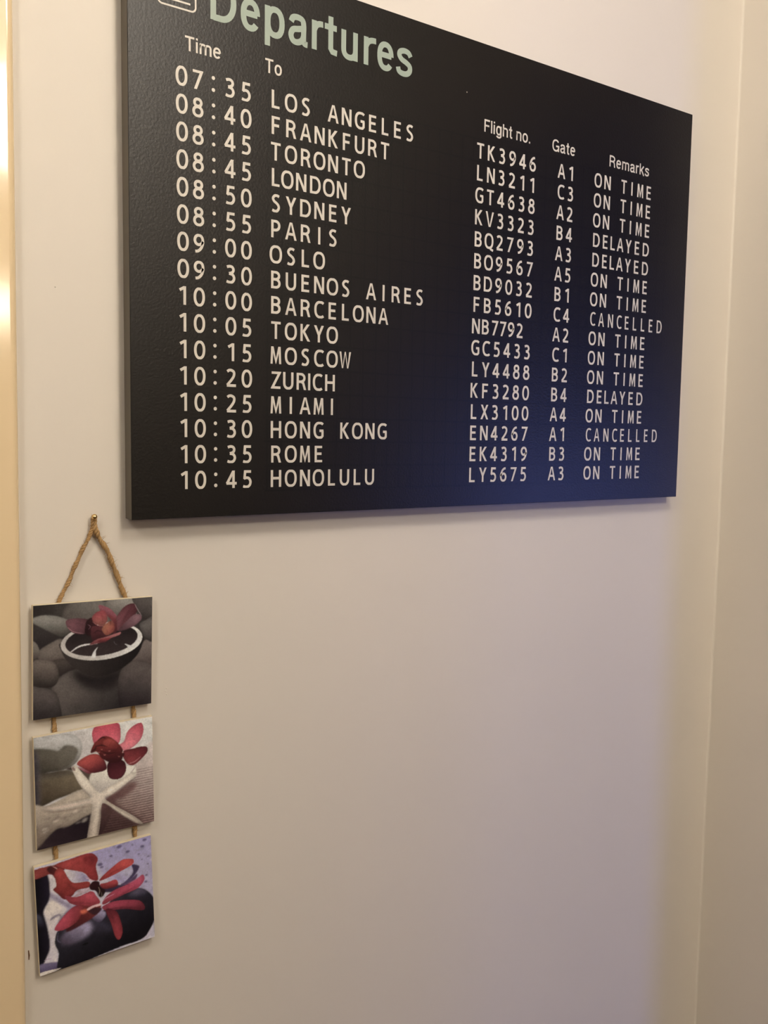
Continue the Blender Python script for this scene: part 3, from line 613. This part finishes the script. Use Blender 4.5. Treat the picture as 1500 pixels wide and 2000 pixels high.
    b([(680,280),(760,250),(815,300),(780,360),(700,350)], (124,30,36), (140,38,42), -90, 3)
    b([(375,430),(420,375),(470,400),(510,480),(570,540),(720,535),(722,595),(600,620),(540,680),(460,712),(400,655),(350,600),(385,560)], (172,56,48), (128,34,34), -60, .9, .25)
    b([(835,520),(920,440),(1060,335),(1130,315),(1200,325),(1190,375),(1090,430),(950,495),(850,532)], (196,66,60), (160,44,44), -60, .7, .2)
    b([(840,570),(900,560),(1000,530),(1025,560),(1010,600),(900,625),(850,610)], (186,58,66), (120,36,40), -80, .8, .2)
    b([(850,770),(900,700),(1000,635),(1120,590),(1230,530),(1290,492),(1305,550),(1230,635),(1080,695),(960,745),(870,790)], (196,70,98), (158,48,64), -70, .8, .25)
    b([(850,810),(960,765),(1100,755),(1240,770),(1295,840),(1260,878),(1100,852),(950,855),(870,850)], (168,54,76), (112,36,48), -90, .8, .25)
    b([(880,850),(960,850),(1010,900),(1045,1050),(1040,1120),(1005,1178),(965,1140),(930,1000)], (120,36,48), (164,48,58), -90, .8, .3)
    b([(470,675),(590,692),(740,640),(790,690),(825,770),(700,810),(560,775),(500,740)], (190,64,80), (152,46,58), -60, .8, .25)
    b([(600,800),(720,800),(830,790),(800,880),(640,985),(470,1060),(480,980)], (122,40,38), (74,28,32), -60, 1.5)
    b([(340,1020),(440,890),(560,790),(660,800),(640,860),(560,970),(420,1038)], (190,62,82), (140,44,52), 200, .8, .25)
    b([(620,840),(690,830),(680,865),(630,875)], (196,88,52), None, -90, 2)
    b([(690,825),(760,790),(830,780),(828,800),(760,815),(700,845)], (212,160,148), None, -90, .8)
    b([(700,850),(780,820),(840,830),(810,870),(760,895)], (70,36,40), None, -90, 1.2)
    b([(725,585),(770,535),(830,545),(840,600),(890,640),(860,700),(825,705),(790,640),(740,625)], (62,24,28), (40,20,24), -90, 1)
    p.line([(480,520),(560,600),(640,640)], 30, (104,26,30), soft=3, op=.6); p.line([(560,350),(640,330),(700,400)], 26, (118,34,36), soft=4, op=.5)
    p.line([(900,500),(1000,440),(1120,400)], 16, (120,30,34), soft=2, op=.6); p.line([(920,775),(1050,700),(1200,620)], 14, (112,30,50), soft=2, op=.6)
    p.line([(900,845),(1050,835),(1220,850)], 16, (88,24,38), soft=2, op=.6); p.line([(500,745),(640,760),(780,770)], 16, (110,30,44), soft=2, op=.6)
    p.line([(880,800),(940,900),(965,1010)], 16, (80,24,34), soft=2.5, op=.6); p.line([(1090,590),(1180,560),(1280,505)], 8, (222,120,140), soft=1.5, op=.5)
    p.line([(820,600),(830,640),(815,690)], 9, (180,150,120), op=.6); p.line([(845,650),(850,690),(835,720)], 8, (140,120,100), op=.5)
    p.line([(690,490),(740,515),(760,530)], 10, (220,150,140), op=.7); p.line([(850,760),(900,720),(990,680)], 9, (226,140,150), op=.6)
    for i in range(16): p.line([(1377, 960+i*11), (1378, 966+i*11)], 5, (70,58,70), op=.6)
    b([(155,1480),(380,1440),(300,1475),(160,1530)], (205,188,160), None, -90, .8)
    p.noise(.045, 1.0, 5); p.noise(.05, 4, 6); return grade(p.img, .72, .66, (1.02, .98, .98), con=1.2)

m_print = bpy.data.materials.new('printed photograph'); m_print.use_nodes = True
nt = m_print.node_tree; at = nt.nodes.new('ShaderNodeAttribute'); at.attribute_name = 'print'
pb = nt.nodes['Principled BSDF']; nt.links.new(at.outputs['Color'], pb.inputs['Base Color']); pb.inputs['Roughness'].default_value = 0.45; pb.inputs['Specular IOR Level'].default_value = 0.25

def print_sheet(img, W_, H_, y, parent):
    n = NR; X, Z = np.meshgrid(np.linspace(0, W_, n), H_ - np.linspace(0, H_, n)); vs = np.stack([X, np.full_like(X, y), Z], -1).reshape(-1, 3)
    idx = np.arange(n*n).reshape(n, n); a = idx[:-1, :-1].ravel(); b = idx[1:, :-1].ravel(); c = idx[1:, 1:].ravel(); d = idx[:-1, 1:].ravel()
    fc = np.stack([a, b, c, d], -1); me = bpy.data.meshes.new('printed_photo')
    me.vertices.add(n*n); me.vertices.foreach_set('co', vs.ravel()); me.loops.add(fc.size); me.loops.foreach_set('vertex_index', fc.ravel())
    me.polygons.add(len(fc)); me.polygons.foreach_set('loop_start', np.arange(len(fc))*4); me.update(calc_edges=True)
    ca = me.color_attributes.new('print', 'FLOAT_COLOR', 'POINT'); ca.data.foreach_set('color', np.concatenate([img, np.ones((n, n, 1))], -1).ravel())
    return link('printed_photo', me, m_print, parent)

# ------------------------------------------------------------------ hanging of three plaques on jute twine
hg = thing('hanging_picture_set', 'three small square flower pictures tied one below another on jute twine', 'wall hanging', (-0.030, 0, 1.42))
OX, OZ = -0.030, 1.42
PY = -0.008         # front of the plaques
specs = [((-0.0829, 0.0220), (-0.0708, -0.1704), picture_bowl(), 'pebbles and a dark orchid in a bowl'),
         ((-0.0831, 0.0225), (-0.1837, -0.2845), picture_starfish(), 'white starfish, stones and a red orchid'),
         ((-0.0835, 0.0214), (-0.2976, -0.3982), picture_orchid(), 'red orchid on a wet black stone')]
tilt = [0.0176, -0.012, -0.033]
for (xa, xb), (zt, zb), img, lab in specs:
    W_, H_ = xb-xa, zt-zb
    pl = boxes('picture_plaque', m_mdf, [(0, W_, PY+0.0002, PY+0.0042, 0, H_)], hg, bevel=0.0004)
    pl.location = (xa-OX, 0, zb); pl['label'] = 'plaque printed with ' + lab
    tl = tilt.pop(0); pl.rotation_euler = (0, tl, 0) 
    # keep the middle of the plaque where it hangs
    pl.location.x += W_/2 - (W_/2*math.cos(tl) + H_/2*math.sin(tl)); pl.location.z += H_/2 - (-W_/2*math.sin(tl) + H_/2*math.cos(tl))
    print_sheet(img, W_-0.0007, H_-0.0008, PY, pl).location = (0.0004, 0, 0.0003)

def rope(name, pts, rad, parent, turns_per_m=110, fuzz=14, seed=0):
    rg = random.Random(seed); bm = bmesh.new(); V = [Vector((p[0]-OX, p[1], p[2])) for p in pts]
    dense = []
    for i in range(len(V)-1):
        p0, p1, p2, p3 = V[max(i-1, 0)], V[i], V[i+1], V[min(i+2, len(V)-1)]
        st = max(6, int((p2-p1).length/0.0012))
        for j in range(st):
            t = j/st; dense.append(0.5*((2*p1)+(p2-p0)*t+(2*p0-5*p1+4*p2-p3)*t*t+(-p0+3*p1-3*p2+p3)*t**3))
    dense.append(V[-1]); s_ = 0
    cum = [0]
    for a, b in zip(dense, dense[1:]): cum.append(cum[-1]+(b-a).length)
    for ply in range(3):
        pp = []; rr_ = []
        for i, p in enumerate(dense):
            t = (dense[min(i+1, len(dense)-1)]-dense[max(i-1, 0)]).normalized(); a = Vector((0, 1, 0)); a = (a-t*a.dot(t)).normalized(); b = t.cross(a)
            an = cum[i]*turns_per_m*2*math.pi + ply*2*math.pi/3; wv = 1+0.22*math.sin(cum[i]*420+seed+ply)
            pp.append(p + (a*math.cos(an)+b*math.sin(an))*rad*0.42*wv); rr_.append(rad*0.56*wv)
        tube(bm, pp, rr_, 7)
    for _ in range(fuzz):
        i = rg.randrange(len(dense)-1); p = dense[i]; d = Vector((rg.uniform(-1, 1), rg.uniform(-.6, .1), rg.uniform(-1, 1))).normalized()
        tube(bm, [p, p+d*rad*1.5+Vector((0, 0, .0005)), p+d*rad*2.6], [0.00016, 0.00013, 0.00005], 4)
    return fin(bm, name, m_jute, parent, smooth=True)
Z = 0.0
rope('hanging_cord', [(-0.0298, -0.0052, 0.0014), (-0.0297, -0.0045, -0.0040), (-0.0299, -0.0040, -0.0085), (-0.0335, -0.0036, -0.0165), (-0.0425, -0.0034, -0.0345), (-0.0520, -0.0033, -0.0560), (-0.0590, -0.0032, -0.0690), (-0.0605, -0.0025, -0.0790)], 0.0019, hg, 120, 30, 1)
rope('hanging_cord', [(-0.0281, -0.0052, 0.0014), (-0.0281, -0.0048, -0.0040), (-0.0272, -0.0045, -0.0085), (-0.0225, -0.0040, -0.0185), (-0.0165, -0.0038, -0.0290), (-0.0120, -0.0036, -0.0400), (-0.0070, -0.0034, -0.0545), (-0.0015, -0.0033, -0.0690), (0.0010, -0.0025, -0.0790)], 0.0024, hg, 105, 40, 2)
for j, (x, z) in enumerate(((-0.0645, -0.1772), (0.0062, -0.1768), (-0.0650, -0.2912), (0.0066, -0.2916))):
    rope('connecting_cord', [(x-0.0005, -0.0022, z+0.014), (x, -0.0024, z), (x+0.0004, -0.0022, z-0.014)], 0.0021, hg, 110, 12, 5+j)
# brass nail that carries it
bm = bmesh.new(); lathe(bm, [(0.0007, 0.02), (0.0007, -0.0062), (0.0013, -0.0064), (0.0025, -0.0068), (0.0026, -0.0076), (0.0021, -0.0090), (0.0012, -0.0098), (0.0003, -0.0100)], 20, 'y')
nl = fin(bm, 'wall_nail', m_brass, None, (-0.0288, 0, 1.42+0.0030), smooth=True)
nl['label'] = 'small round-headed brass nail holding the twine above the three pictures'; nl['category'] = 'nail'
